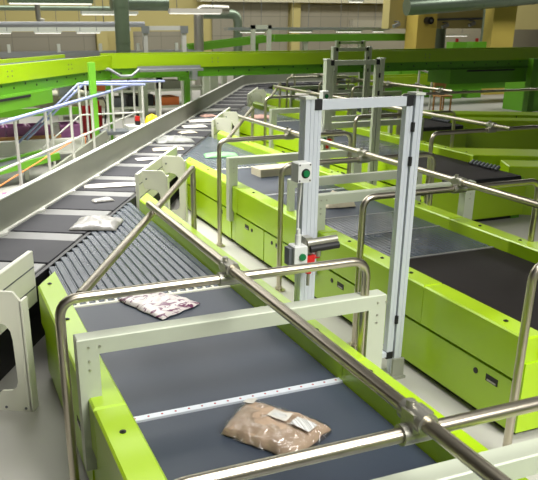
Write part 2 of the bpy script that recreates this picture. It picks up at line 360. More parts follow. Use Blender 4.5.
# ------------------------------------------------------------ safety gates in the aisles
def profile(mb, x0, x1, y0, y1, z0, z1):                  # slotted aluminium section
    w = (x1 - x0); d = (y1 - y0)
    mb.prism([(x0, y0), (x0 + w * .42, y0), (x0 + w * .42, y0 + d * .05), (x0 + w * .58, y0 + d * .05), (x0 + w * .58, y0), (x1, y0), (x1, y1), (x0, y1),
              (x0, y0 + d * .56), (x0 + w * .05, y0 + d * .56), (x0 + w * .05, y0 + d * .44), (x0, y0 + d * .44)], z0, z1)
def make_gate():
    t = thing('safety_gate', (1.36, 2.2, 0), 'tall silver aluminium door frame in the aisle beside the foreground conveyor', 'gate', 'aluminium safety gates in the aisles')
    y0, y1 = 2.19, 2.235
    for x0, x1 in ((1.130, 1.162), (1.556, 1.588)):
        mb = MB(); profile(mb, x0, x1, y0, y1, .012, 1.09); p = mb.build('post', 'aluminium', t)
        MB().box(x0 - .004, x1 + .004, y0 - .004, y1 + .004, 1.088, 1.096).build('end_cap', 'lamp_body', p)
        f = MB().box(x0 - .012, x1 + .014, y0 - .02, y1 + .02, 0, .012).box(x0 - .01, x1 + .008, y0 - .012, y0, .012, .085); f.build('foot', 'wall_plate', p)
    leaf = MB(); profile(leaf, 1.166, 1.192, 2.196, 2.224, .09, 1.052); profile(leaf, 1.524, 1.550, 2.196, 2.224, .09, 1.052)
    leaf.box(1.192, 1.524, 2.197, 2.223, 1.052, 1.084); leaf.box(1.192, 1.524, 2.197, 2.223, .092, .112)
    lf = leaf.build('door_leaf', 'aluminium', t)
    for x0 in (1.166, 1.524): MB().box(x0 - .0005, x0 + .0265, 2.194, 2.226, 1.052, 1.087).build('corner_cap', 'rubber', lf)
    for x0 in (1.166, 1.524): MB().box(x0 - .0005, x0 + .0265, 2.194, 2.226, .085, .114).build('corner_cap', 'rubber', lf)
    for z in (.98, .86, .25): MB().cyl((1.553, 2.191, z - .016), (1.553, 2.191, z + .016), .007, 10).build('hinge', 'rubber', lf)
    MB().box(1.192, 1.524, 2.197, 2.223, .58, .60).build('push_bar', 'aluminium', lf) if False else None
    before = set(t.children_recursive)
    b = MB().box(1.096, 1.144, 2.135, 2.188, .828, .893, .004).build('switch_box', 'switch_grey', t)
    MB().cyl((1.123, 2.135, .858), (1.123, 2.127, .858), .011, 16).build('button', 'button_green', b)
    MB().cyl((1.123, 2.1355, .858), (1.123, 2.134, .858), .016, 16).build('button_ring', 'rubber', b)
    s = MB()
    for dx in (-.019, .019):
        for dz in (-.026, .026): s.cyl((1.12 + dx, 2.1355, .8605 + dz), (1.12 + dx, 2.134, .8605 + dz), .003, 8)
    s.build('screws', 'rubber', b)
    MB().tube([(1.12, 2.16, .828), (1.12, 2.165, .78), (1.128, 2.19, .72), (1.128, 2.19, .655)], .004, 8).build('cable', 'switch_grey', b)
    b2 = MB().box(1.091, 1.14, 2.135, 2.188, .535, .61, .004).build('lock_switch', 'switch_grey', t)
    MB().cyl((1.12, 2.135, .572), (1.12, 2.127, .572), .012, 16).build('button', 'button_green', b2)
    MB().box(1.078, 1.091, 2.15, 2.188, .54, .60).build('side_cover', 'groove', b2)
    MB().cyl((1.115, 2.16, .61), (1.115, 2.16, .645), .011, 12).cyl((1.115, 2.16, .645), (1.115, 2.16, .665), .007, 12).build('cable_gland', 'switch_grey', b2)
    cl = MB().cyl((1.145, 2.155, .612), (1.262, 2.155, .617), .014, 18).build('closer', 'zinc', t)
    MB().cyl((1.155, 2.147, .592), (1.266, 2.147, .597), .013, 18).build('handle', 'rubber', cl)
    MB().box(1.14, 1.166, 2.15, 2.19, .56, .632).build('bracket', 'zinc', cl)
    h = MB().cyl((1.153, 2.15, .572), (1.153, 2.15, .505), .011, 14).cyl((1.153, 2.15, .56), (1.192, 2.147, .565), .008, 12).box(1.138, 1.172, 2.14, 2.175, .545, .572)
    h.build('latch', 'red', t)
    MB().cyl((1.153, 2.15, .505), (1.153, 2.15, .46), .006, 10).build('latch_bolt', 'zinc', t)
    MB().cyl((1.186, 2.145, .565), (1.186, 2.145, .585), .010, 10).build('latch_bolt', 'zinc', t)
    for o in t.children_recursive:
        if o not in before: o.data.transform(Matrix.Translation((-.014 * S, 0, 0)))
    return t
gate = make_gate()
gl = [None, 'aluminium door frame seen through the nearest tall gate, between second and third conveyors',
      'smaller distant aluminium door frame rising in front of the overhead lime conveyor',
      'farthest aluminium door frame, its top showing above the overhead lime conveyor']
gates = [gate] + [copy_to(gate, (DX * k, DY * k, 0), gl[k]) for k in range(1, 4)]
for g in gates[1:]:  # shade and warmer light on the farther gates put into a greyer material
    for o in g.children_recursive:
        if o.data.materials[0].name == 'aluminium':
            o.material_slots[0].link = 'OBJECT'; o.material_slots[0].material = MATS['frame_grey']

# ------------------------------------------------------------ white side covers between the lines
def make_cover():
    c0 = MN(4.75, -1.15)
    t = thing('side_cover', (c0[0], c0[1], 0), 'white slotted side cover at the sorter between first and second conveyors', 'cover', 'white side covers along the sorter')
    f = MB().obox(4.345, 5.458, -1.240, -1.219, .235, .455, .003).build('fascia', 'cover_white', t)
    MB().obox(4.36, 5.45, -1.219, -1.2175, .385, .390).build('joint', 'groove', f)
    MB().obox(4.36, 5.45, -1.219, -1.2175, .300, .305).build('joint', 'groove', f)
    for s0 in (4.42, 4.96):
        prof = [(-1.222, .0), (-1.10, .0)]                  # n, z outline with an arched notch and a foot
        out = [(-1.06, 0), (-1.06, .43), (-1.085, .462), (-1.219, .462), (-1.219, .40)]
        arch = [(-1.20, .22)] + [(-1.145 - .055 * cos(a), .25 + .055 * sin(a)) for a in [pi * i / 8 for i in range(9)]] 
        arch = [(-1.20, .345), (-1.15, .345), (-1.122, .337), (-1.107, .315), (-1.102, .28), (-1.10, .12), (-1.108, .095), (-1.125, .082), (-1.165, .078), (-1.18, .065), (-1.185, .0)]
        poly = out + arch
        mb = MB(); n = len(poly)
        vs = []
        for s in (s0, s0 + .012):
            for nn, z in poly:
                x, y = MN(s, nn); vs.append((x, y, z))
        mb.add(vs, [tuple(range(n)), tuple(range(2 * n - 1, n - 1, -1))] + [(i, n + i, n + (i + 1) % n, (i + 1) % n) for i in range(n)])
        mb.obox(s0, s0 + .05, -1.064, -1.054, 0.0, .43)
        lg = mb.build('leg_plate', 'cover_white', t)
        b = MB()
        for z in (.41, .31): 
            x, y = MN(s0, -1.19); x2, y2 = MN(s0 - .003, -1.19); b.cyl((x, y, z), (x2, y2, z), .006, 8)
        for nn in (-1.155, -1.08):
            x, y = MN(s0 - .003, nn); x1, y1 = MN(s0, nn); b.cyl((x1, y1, .014), (x, y, .014), .005, 8)
        b.build('bolts', 'groove', lg)
    return t
cover = make_cover()
cl_ = {-1: 'white side cover at left edge, in front of the foreground conveyor end', 1: 'white side cover at the sorter between second and third conveyors',
       2: 'white side cover at the sorter between third and fourth conveyors', 3: 'farthest white side cover beside the sorter bend'}
for k in (-1, 1, 2): copy_to(cover, (DX * k, DY * k, 0), cl_[k])

# ------------------------------------------------------------ sorter
SN0, SN1 = -1.69, -1.262
def make_sorter():
    t = thing('sorter_conveyor', (*MN(6, -1.47), 0), 'long sorter of dark cells with grey side wall, running away to the back', 'conveyor')
    SE = 12.8; RC = SN1 + .55; c = MN(SE, RC)
    a0 = math.atan2(-ND[1], -ND[0])
    def arc(r, k, n=16, ang=60): a = a0 - math.radians(ang) * k / n; return (c[0] + r * cos(a), c[1] + r * sin(a))
    E2 = (1.0, 0.0)
    def sweep(n0, n1, z0, z1, s0=.6, tail=2.2):
        r0 = RC - n0; r1 = RC - n1
        pa = [MN(s0, n0)] + [arc(r0, k) for k in range(17)]; pb = [MN(s0, n1)] + [arc(r1, k) for k in range(17)]
        pa.append((pa[-1][0] + tail, pa[-1][1])); pb.append((pb[-1][0] + tail, pb[-1][1]))
        vs = []; n = len(pa)
        for a, b in zip(pa, pb): vs += [(a[0], a[1], z0), (b[0], b[1], z0), (b[0], b[1], z1), (a[0], a[1], z1)]
        fs = [(0, 1, 2, 3), tuple(4 * (n - 1) + i for i in (3, 2, 1, 0))]
        for i in range(n - 1):
            for q in range(4): fs.append((4 * i + q, 4 * i + 4 + q, 4 * i + 4 + (q + 1) % 4, 4 * i + (q + 1) % 4))
        return vs, fs
    w = MB(); w.add(*sweep(SN0 - .022, SN0, .1, .482)); wo = w.build('side_wall', 'wall_plate', t)
    MB().add(*sweep(SN0 - .026, SN0 + .003, .482, .489)).build('wall_edge', 'white_rail', wo)
    MB().add(*sweep(SN0, SN0 + .02, .31, .328)).build('edge_rail', 'white_rail', t)
    MB().add(*sweep(SN0 + .005, SN1, .16, .300)).build('track', 'dark', t)
    MB().add(*sweep(SN1, SN1 + .018, .22, .316)).build('edge_rail', 'rubber', t)
    MB().add(*sweep(SN0 + .06, SN1 - .02, 0, .17)).build('base', 'dark', t)
    p = .495
    for i in range(-5, 19):
        s0 = 3.391 + i * p
        MB().obox(s0 + .072, s0 + p - .072, SN0 + .022, SN1 - .004, .30, .3195, .003).build('cell_belt', 'cell', t)
        MB().obox(s0 - .064, s0 + .064, SN0 + .02, SN1 - .012, .30, .3165, .004).build('divider', 'divider', t)
        x, y = s0 - .03, s0 + .03
        MB().prism([MN(s0 - .05, SN0 + .02), MN(s0, SN0 + .045), MN(s0 + .05, SN0 + .02)], .31, .33).build('divider_cap', 'white_rail', t)
    for k in range(4):
        q = MB(); q.add(*[([(*arc(r, kk), z) for r in (RC - SN0 - .02, RC - SN1 + .005) for kk in (k * 4 + .5, k * 4 + 3.5) for z in (.30, .3195)],
                        [(0, 1, 3, 2), (4, 6, 7, 5), (0, 4, 5, 1), (2, 3, 7, 6), (1, 5, 7, 3), (0, 2, 6, 4)])][0]); q.build('cell_belt', 'cell', t)
    e0 = arc(RC - SN0, 16); e1 = arc(RC - SN1, 16)
    for k in range(4):
        MB().box(e0[0] + .06 + k * .5, e0[0] + .5 + k * .5, e1[1] + .01, e0[1] - .02, .30, .3195).build('cell_belt', 'cell', t)
    return t
sorter = make_sorter()

# ------------------------------------------------------------ parcels
def pillow(corners, h, z, seed, nx=26, ny=18, wr=.25, edge_h=.006, pw=.45):
    rnd = Vector((seed * 7.13, seed * 3.7, seed * 1.9)); top = []; bot = []
    (ax, ay), (bx, by), (cx, cy), (dx, dy) = corners
    sz = max(math.hypot(bx - ax, by - ay), math.hypot(dx - ax, dy - ay))
    for j in range(ny + 1):
        for i in range(nx + 1):
            u = i / nx; v = j / ny
            x = (ax * (1 - u) + bx * u) * (1 - v) + (dx * (1 - u) + cx * u) * v
            y = (ay * (1 - u) + by * u) * (1 - v) + (dy * (1 - u) + cy * u) * v
            e = (max(0, 4 * u * (1 - u)) ** pw) * (max(0, 4 * v * (1 - v)) ** pw)
            q = Vector((x / sz * 5, y / sz * 5, 0)) + rnd
            nz = noise.noise(q) * .6 + noise.noise(q * 2.3) * .35 + noise.noise(q * 5) * .15
            k = sz * .035
            top.append((x + k * noise.noise(q * 1.3 + rnd) * (1 - .5 * e), y + k * noise.noise(q * 1.3 - rnd) * (1 - .5 * e), z + edge_h + h * e * (1 + wr * nz * 2)))
            bot.append((top[-1][0], top[-1][1], z + .001 + .002 * (1 - e)))
    mb = MB(); W = nx + 1; N = W * (ny + 1); fs = []
    for j in range(ny):
        for i in range(nx):
            a = j * W + i; fs.append((a, a + 1, a + W + 1, a + W)); fs.append((N + a + W, N + a + W + 1, N + a + 1, N + a))
    bd = [i for i in range(nx)] + [j * W + nx for j in range(ny)] + [ny * W + i for i in range(nx, 0, -1)] + [j * W for j in range(ny, 0, -1)]
    for a, b in zip(bd, bd[1:] + bd[:1]): fs.append((a, N + a, N + b, b))
    return mb.add(top + bot, fs, True)
def quad(cx, cy, L, W, ang):
    c, s_ = cos(math.radians(ang)), sin(math.radians(ang))
    return [(cx + a * L / 2 * c - b * W / 2 * s_, cy + a * L / 2 * s_ + b * W / 2 * c) for a, b in ((-1, -1), (1, -1), (1, 1), (-1, 1))]
BZ = .3205
def shrink(cs, k, off=(0, 0)):
    mx = sum(p[0] for p in cs) / 4; my = sum(p[1] for p in cs) / 4
    return [(mx + (p[0] - mx) * k + off[0], my + (p[1] - my) * k + off[1]) for p in cs]
# brown garment parcel in a clear bag
BC = [(.575, 1.545), (.705, 1.350), (.862, 1.455), (.705, 1.675)]
bt = thing('parcel', (.71, 1.51, BZ), 'brown folded textile in clear plastic bag with white labels, lying on foreground belt', 'parcel')
body = pillow(shrink(BC, .93), .032, BZ, 3, 34, 26, .18, .006, .22).build('textile', 'cloth_brown', bt)
bagmb = pillow(BC, .038, BZ, 3, 40, 30, .2, .003, .24); bagmb.build('plastic_bag', 'clear_plastic', bt)
def onbag(u, v):
    (ax, ay), (bx, by), (cx, cy), (dx, dy) = BC
    return ((ax * (1 - u) + bx * u) * (1 - v) + (dx * (1 - u) + cx * u) * v, (ay * (1 - u) + by * u) * (1 - v) + (dy * (1 - u) + cy * u) * v)
def label(u0, u1, v0, v1, z, m):
    mb = MB(); N = 5; top = []
    for j in range(N + 1):
        for i in range(N + 1):
            x, y = onbag(u0 + (u1 - u0) * i / N, v0 + (v1 - v0) * j / N)
            zz = max(q[2] for q in sorted(bagmb.v[:41 * 31], key=lambda q: (q[0] - x) ** 2 + (q[1] - y) ** 2)[:8])
            top.append((x, y, zz + z + .0015))
    W = N + 1; fs = [(j * W + i, j * W + i + 1, j * W + W + i + 1, j * W + W + i) for j in range(N) for i in range(N)]
    return mb.add(top, fs, True).build('label', m, bt)
label(.05, .17, .74, .93, .001, 'paper_white')
label(.42, .64, .52, .76, .001, 'paper_white'); label(.46, .61, .56, .66, .002, 'barcode')
lb = label(.70, .92, .48, .73, .001, 'barcode'); lb['label'] = 'white label with barcode lines'
# purple patterned bag
PC = [(.560, 2.612), (.664, 2.355), (.845, 2.455), (.705, 2.655)]
tag(pillow(PC, .024, BZ, 5, 30, 22, .25).build('parcel', 'poly_purple'), 'white plastic bag with purple pattern on foreground belt near the ribbed section', 'parcel')
G1 = 'parcels riding on the sorter'
PS = [('shiny clear silver bag lying half on the sorter beside the foreground conveyor strips', .725, 3.76, .245, .225, -25, .034, 'poly_silver'),
      ('small white pouch, alone on its sorter cell behind the shiny silver bag', .875, 4.31, .125, .075, 5, .016, 'poly_silver'),
      ('long flat white bag reaching to the first white side cover', 1.055, 4.71, .42, .10, -8, .014, 'paper_white'),
      ('flat white envelope just left of the first side cover top', 1.515, 5.60, .19, .10, 0, .008, 'paper_white'),
      ('flat cream envelope behind the first side cover', 1.80, 6.00, .26, .13, -6, .010, 'paper_cream'),
      ('bulging grey plastic bag midway along the sorter', 1.99, 6.42, .34, .24, -10, .042, 'poly_grey'),
      ('small cream packet next behind the bulging grey bag', 2.275, 6.90, .17, .12, 5, .014, 'paper_cream'),
      ('white envelope with dark mark, second beyond the bulging grey bag', 2.48, 7.30, .25, .18, -5, .010, 'paper_white'),
      ('wide white packet just left of the second side cover', 2.72, 7.70, .33, .20, -10, .018, 'paper_white'),
      ('small pinkish packet behind the second side cover', 2.93, 8.10, .18, .14, 12, .016, 'poly_pink'),
      ('farthest wide white envelope on the sorter', 3.17, 8.58, .30, .20, -10, .012, 'paper_white')]
for i, (lb_, x, y, L, W, a, h, m) in enumerate(PS):
    tag(pillow(quad(x, y, L, W, a), h, BZ, 11 + i, 20, 14, .5 if 'poly' in m else .2, .004, .5 if h > .012 else .25).build('parcel', m), lb_, 'parcel', G1)
tag(pillow(quad(2.10, 5.53, .27, .17, -12), .022, BZ, 31, 20, 14, .2).build('parcel', 'poly_green'), 'green and white plastic packet on second conveyor strips', 'parcel')
for o in [bpy.data.objects[-1]] if False else []: pass
bx = MB().prism(quad(2.17, 4.69, .26, .15, 3), BZ, BZ + .055, .004)
bxo = bx.build('parcel', 'paper_cream'); tag(bxo, 'cream carton lying on second conveyor left of the gate post', 'parcel')
tag(pillow(quad(2.125, 3.68, .18, .13, -5), .075, BZ, 41, 22, 16, .3).build('parcel', 'paper_cream'), 'crumpled cream cloth bag on second conveyor seen through the gate', 'parcel')
tag(pillow(quad(3.42, 7.72, .26, .17, -15), .03, BZ, 43).build('parcel', 'poly_pink'), 'brownish packet on third conveyor strips', 'parcel')
tag(pillow(quad(5.05, 9.9, .45, .26, 0), .04, BZ, 45).build('parcel', 'paper_white'), 'large white bag on fourth conveyor', 'parcel')
tag(pillow(quad(5.0, 9.0, .4, .24, 0), .035, BZ, 46).build('parcel', 'poly_silver'), 'silver bag on fourth conveyor nearer than the large white bag', 'parcel') if False else None
0 and tag(pillow(quad(6.3, 11.6, .45, .3, 0), .06, BZ, 47).build('parcel', 'paper_white'), 'white bag on fifth conveyor under the overhead conveyor', 'parcel')

# ------------------------------------------------------------ overhead conveyor
def seg_boxes(a, b, off0, off1, z0, z1, mb=None):
    a = Vector(a); b = Vector(b); d = (b - a).normalized(); n = Vector((-d.y, d.x))
    mb = mb or MB(); P = [a + n * off0, b + n * off0, b + n * off1, a + n * off1]
    return mb.prism([(p.x, p.y) for p in P], z0, z1)
OB = (1.86, 8.2); OE = (11.5, 8.2); OL = (-.3, 5.32)
def overhead(name, a, b, label, box):
    t = thing(name, ((a[0] + b[0]) / 2, (a[1] + b[1]) / 2, .76), label, 'conveyor', 'overhead lime conveyor modules')
    seg_boxes(a, b, 0, .03, .86, 1.0).build('side_guard', 'lime', t)
    seg_boxes(a, b, .55, .58, .86, 1.0).build('side_guard', 'lime', t)
    seg_boxes(a, b, .03, .55, .90, .965).build('belt', 'belt', t)
    ch = seg_boxes(a, b, .02, .05, .76, .86); seg_boxes(a, b, .53, .56, .76, .86, ch); seg_boxes(a, b, .05, .53, .84, .86, ch); seg_boxes(a, b, .0, .05, .755, .765, ch)
    cho = ch.build('channel', 'green', t)
    A = Vector(a); B = Vector(b); d = (B - A).normalized(); n = Vector((-d.y, d.x)); L = (B - A).length
    h = MB(); k = int(L / .19)
    for i in range(k):
        p = A + d * (.1 + i * .19) + n * .02; q = p - n * .004
        h.cyl((p.x, p.y, .81 + .025 * (i % 2)), (q.x, q.y, .81 + .025 * (i % 2)), .009, 8)
    h.build('bolt_holes', 'dark', cho)
    g = MB()
    for f in (.12, .42, .72):
        for dz in (-.02, .02):
            for ds in (0, .07):
                p = A + d * (L * f + ds); q = p - n * .003; g.cyl((p.x, p.y, .93 + dz), (q.x, q.y, .93 + dz), .006, 8)
    g.build('screws', 'groove', t)
    if box:
        p = A + d * box[0]; q = A + d * box[1]
        bo = seg_boxes((p.x, p.y), (q.x, q.y), -.02, .46, box[2], .757).build('drive_box', 'green', t)
        r = MB(); p2 = p.lerp(q, .2) - n * .02; q2 = p.lerp(q, .8) - n * .02
        seg_boxes((p2.x, p2.y), (q2.x, q2.y), -.01, .01, .725, .745, r); r.build('slot', 'dark', bo)
    return t
overhead('overhead_conveyor', OB, OE, 'overhead lime conveyor crossing the hall level behind the induction lines', (4.45, 5.75, .575))
OLb = overhead('overhead_conveyor', OL, OB, 'angled overhead lime conveyor section coming in at upper left', (.2, 2.2, .64))
def support(x, y, z1, label, w=.055, m='post_green'):
    t = thing('support_post', (x, y, 0), label, 'post', 'green posts of the overhead conveyor')
    MB().box(x - w / 2, x + w / 2, y - w / 2, y + w / 2, .012, z1).build('post', m, t)
    MB().box(x - w, x + w, y - w, y + w, 0, .012).build('foot_plate', m, t)
    return t
support(1.40, 7.02, .985, 'bright green post in front of the angled overhead section', .06)
support(1.90, 8.62, .755, 'dark green post below the bend of the overhead conveyor', .06, 'green')
t_ = support(2.78, 8.42, .75, 'light green post under the overhead conveyor left of the sorter', .06)
MB().box(2.68, 2.88, 8.38, 8.46, .70, .75).build('head_plate', 'post_green', t_)
support(5.15, 8.42, .755, 'green post under the overhead conveyor behind the gates', .07, 'green')
support(7.55, 8.05, .88, 'thick green post at right edge carrying the overhead conveyor', .10, 'green')
ct = MB().tube([(1.50, 8.1, .862), (1.80, 8.1, .862), (1.93, 8.1, .785), (2.05, 8.1, .785), (2.13, 8.1, .85), (2.145, 8.12, .85)], .016, 8)
ct.box(2.13, 2.86, 8.06, 8.17, .825, .85); ct.box(2.13, 2.86, 8.16, 8.17, .85, .88); ct.box(2.73, 2.79, 8.06, 8.17, .73, .825)
tag(ct.build('cable_tray', 'tray'), 'grey cable tray hung below the overhead conveyor left of the sorter bend', 'cable tray')
ct = MB().box(1.18, 1.32, 7.6, 7.7, .62, .76).build('junction_box', 'tray'); tag(ct, 'grey junction box under the angled overhead section', 'box')
ct.location.z += .02 * S

# ------------------------------------------------------------ left side: walkway rail, stairs, mezzanine conveyors
t = thing('walkway_railing', (*MN(5.5, -2.25), 0), 'white railing with blue handrail running beside the sorter wall', 'railing')
RZ = .698; rn = -2.25
MB().tube([(*MN(3.2, rn), RZ), (*MN(8.0, rn), RZ)], .014, 12).build('handrail', 'blue_rail', t)
MB().tube([(*MN(3.2, rn), .395), (*MN(8.3, rn), .395)], .009, 10).build('mid_rail', 'rail_white', t)
for s in (3.9, 4.44, 4.93, 5.48, 6.03, 6.58, 7.05, 7.55, 8.0): MB().tube([(*MN(s, rn), 0), (*MN(s, rn), RZ)], .012, 10).build('post', 'rail_white', t)
t = thing('stair_railing', (1.4, 7.2, 0), 'blue stair handrail with white posts behind the walkway railing', 'railing')
MB().tube([(.70, 7.2, .27), (1.30, 7.2, .785), (1.95, 7.2, .76)], .012, 10).build('handrail', 'blue_rail', t)
MB().tube([(.80, 7.38, .27), (1.40, 7.38, .785), (2.2, 7.38, .775)], .012, 10).build('handrail', 'blue_rail', t)
for x, y, z in ((1.02, 7.2, .54), (1.30, 7.2, .785), (1.62, 7.2, .77), (1.92, 7.2, .76), (1.40, 7.38, .785), (2.15, 7.38, .775)):
    MB().tube([(x, y, 0), (x, y, z)], .012, 8).build('post', 'rail_white', t)
MB().tube([(.80, 7.2, .12), (1.30, 7.2, .50), (1.92, 7.2, .50)], .008, 8).build('mid_rail', 'rail_white', t)
MB().box(1.5, 2.1, 7.16, 7.40, .30, .33).build('landing', 'groove', t)
tm = thing('crate_conveyor', (.1, 7.6, 0), 'white conveyor beam carrying purple crates at left behind the railing', 'conveyor')
MB().box(-2.5, 1.38, 7.42, 7.46, .115, .245).box(-2.5, 1.38, 7.40, 7.48, .23, .255).box(-2.5, 1.38, 7.40, 7.48, .11, .13).build('side_beam', 'mezz_white', tm)
MB().box(-2.5, 1.38, 7.92, 7.96, .115, .245).build('side_beam', 'mezz_white', tm)
MB().box(-2.5, 1.38, 7.46, 7.92, .20, .24).build('belt', 'groove', tm)
MB().box(-2.5, 1.15, 7.49, 7.52, .24, .285).build('side_guide', 'wood', tm)
for x in (-1.5, -.4, .68, 1.3):
    for y in (7.50, 7.88): MB().box(x - .02, x + .02, y - .02, y + .02, 0, .20).build('leg', 'frame_grey', tm)
cr = None
crl = ['purple plastic crate at far left on the white conveyor', 'purple crate second from left on the white conveyor', 'purple crate third from left on the white conveyor', 'purple crate next to the white sack', 'purple crate right of the white sack']
for i, x in enumerate((.30, .52, .74, .96, 1.26)):
    if cr is None:
        cr = thing('crate', (x, 7.70, .24), crl[0], 'crate', 'purple crates on the white conveyor')
        m_ = MB().box(x - .1, x + .1, 7.56, 7.575, .24, .37).box(x - .1, x + .1, 7.82, 7.835, .24, .37).box(x - .1, x - .085, 7.575, 7.82, .24, .37).box(x + .085, x + .1, 7.575, 7.82, .24, .37).box(x - .085, x + .085, 7.575, 7.82, .24, .25)
        m_.build('body', 'crate', cr); MB().box(x - .106, x + .106, 7.55, 7.56, .35, .372).box(x - .06, x + .06, 7.554, 7.562, .30, .32).build('rim', 'crate', cr)
        x00 = x
    else: copy_to(cr, (x - x00, 0, 0), crl[i])
tag(pillow(quad(1.12, 7.69, .16, .22, 80), .12, .24, 60, 18, 14, .2, .02, .4).build('sack', 'paper_white'), 'bright white sack among the purple crates', 'sack')
# second level behind
tm = thing('mezzanine_beam', (.5, 8.05, .49), 'wide cream beam below the angled overhead section at left', 'beam')
MB().box(-2.8, 1.60, 8.0, 8.06, .505, .615).box(-2.8, 1.60, 8.06, 8.7, .58, .61).build('fascia', 'cream', tm)
for x in (-1.0, .3, 1.6): MB().box(x, x + .05, 8.1, 8.15, 0, .58).build('post', 'frame_grey', tm)
tm = thing('lower_conveyor', (.4, 9.4, 0), 'green conveyor with purple crates under the cream beam at left', 'conveyor')
MB().box(-2.8, 1.9, 9.3, 9.34, .27, .36).build('side_guard', 'green', tm); MB().box(-2.8, 1.9, 9.34, 9.7, .27, .31).build('belt', 'groove', tm)
for x in (-1.5, -.2, .9, 1.8): MB().box(x, x + .05, 9.4, 9.45, 0, .27).build('leg', 'frame_grey', tm)
crl2 = ['purple crate at left end of the green conveyor under the beam', 'purple crate second from left on the green conveyor under the beam', 'purple crate third from left on the green conveyor under the beam', 'purple crate farthest right on the green conveyor under the beam']
for i, x in enumerate((.35, .62, .9, 1.3)): copy_to(cr, (x - x00, 1.81, .07), crl2[i])['group'] = 'purple crates on the green conveyor'
# slanted low conveyors and floor clutter left of the railing
for i, (a, b, z0, z1, lb_) in enumerate((((-.6, 5.9), (1.0, 6.75), .06, .20, 'green sloping conveyor low on the left, nearest the sorter wall'), ((-.95, 6.62), (.5, 7.12), .14, .22, 'green sloping conveyor low on the left, second from the sorter wall'))):
    t = thing('sloping_conveyor', ((a[0] + b[0]) / 2, (a[1] + b[1]) / 2, 0), lb_, 'conveyor', 'low sloping green conveyors')
    MB().bar((a[0], a[1], z0), (b[0], b[1], z1), .03, .06).build('side_guard', 'green', t)
    MB().bar((a[0] - .12, a[1] + .22, z0), (b[0] - .12, b[1] + .22, z1), .03, .06).build('side_guard', 'green', t)
    MB().bar((a[0] - .06, a[1] + .11, z0), (b[0] - .06, b[1] + .11, z1), .22, .02).build('belt', 'groove', t)
    for f in (.15, .85):
        p = (a[0] + (b[0] - a[0]) * f - .06, a[1] + (b[1] - a[1]) * f + .11, z0 + (z1 - z0) * f)
        MB().box(p[0] - .02, p[0] + .02, p[1] - .02, p[1] + .02, 0, p[2]).build('leg', 'frame_grey', t)
copy_to(cr, (.50 - x00, -2.15, -.24), 'purple crate standing low on the floor behind the sorter wall')['group'] = 'purple crates on the floor'
copy_to(cr, (.22 - x00, -2.45, -.24), 'purple crate at left edge, low on the floor')['group'] = 'purple crates on the floor'
tag(MB().tube([(*MN(3.4, -2.32), .18), (*MN(5, -2.36), .26), (*MN(6.6, -2.34), .37)], .006, 6).tube([(*MN(6.6, -2.34), .37), (*MN(6.6, -2.34), .0)], .006, 6).build('cable', 'orange'), 'orange cable strung along behind the white railing', 'cable')
t = thing('stair_stringer', (1.2, 6.9, 0), 'grey sloping steel stringer behind the walkway railing', 'stringer')
MB().bar((.75, 6.5, .0), (1.5, 7.0, .33), .03, .09).build('plate', 'wall_plate', t)

# fire extinguishers
ex = thing('fire_extinguisher', (1.78, 8.75, 0), 'red fire extinguisher nearest to the bright green post', 'fire extinguisher', 'red fire extinguishers')
MB().cyl((1.78, 8.75, .02), (1.78, 8.75, .40), .055, 16).cyl((1.78, 8.75, .40), (1.78, 8.75, .46), .03, 14).build('cylinder', 'dark_red', ex)
MB().cyl((1.78, 8.75, .46), (1.78, 8.75, .50), .016, 10).tube([(1.78, 8.75, .48), (1.85, 8.72, .5), (1.88, 8.70, .42), (1.85, 8.69, .2)], .01, 8).build('hose', 'rubber', ex)
copy_to(ex, (-.11, .1, .05), 'red fire extinguisher at the left of the pair')
st = MB().box(1.60, 1.86, 8.68, 8.93, 0, .02).build('stand', 'groove'); tag(st, 'low grey stand under the red fire extinguishers', 'stand'); 
ex.location.z += .02 * S
bpy.data.objects['fire_extinguisher.001'].location.z = .02 * S

# white ledge with the yellow bag and red box, left of the sorter wall
px, py = MN(7.38, -1.95)
t = thing('side_table', (px, py, 0), 'white table behind the sorter wall, carrying yellow and red items', 'table')
MB().box(px - .22, px + .16, py - .1, py + .1, .33, .36).build('table_top', 'mezz_white', t)
for dx in (-.2, .14):
    for dy in (-.08, .08): MB().box(px + dx - .012, px + dx + .012, py + dy - .012, py + dy + .012, 0, .33).build('leg', 'frame_grey', t)
yb = pillow(quad(px + .05, py, .13, .10, 0), .075, .36, 71, 18, 14, .2, .02, .35).build('bag', 'yellow'); tag(yb, 'bright yellow bag on white table behind the sorter wall', 'bag')
rb = thing('canister', (px - .10, py, .36), 'small red canister next to the yellow bag', 'canister')
MB().cyl((px - .10, py, .36), (px - .10, py, .40), .028, 14).build('base', 'rubber', rb); MB().cyl((px - .10, py, .40), (px - .10, py, .445), .026, 14).build('cap', 'red', rb)

# slim steel uprights and racks in the middle distance at left
upl = ['slim grey steel upright right of the stair landing', 'grey steel upright holding a black control box', 'grey steel upright just left of the light green post', 'grey steel upright behind the light green post', 'grey steel upright beside the sorter bend', 'short grey upright at the sorter bend']
for i, (x, y, w, z) in enumerate(((2.42, 9.0, .07, .78), (2.85, 9.9, .06, .8), (3.22, 9.9, .05, .75), (3.40, 9.5, .07, .75), (3.75, 10.2, .09, .70), (4.2, 10.9, .07, .64))):
    t = thing('upright', (x, y, 0), upl[i], 'post', 'grey steel uprights behind the sorter wall')
    MB().box(x - w / 2, x + w / 2, y - w / 2, y + w / 2, .01, z).build('post', 'frame_grey', t); MB().box(x - w, x + w, y - w, y + w, 0, .01).build('foot_plate', 'frame_grey', t)
    if i == 1:
        MB().box(x - .03, x + .05, y - .08, y - .03, .50, .68).build('control_box', 'screen_black', t)
t = thing('storage_rack', (2.9, 11.2, 0), 'grey steel rack with cartons and dark gear under the overhead conveyor at left', 'rack')
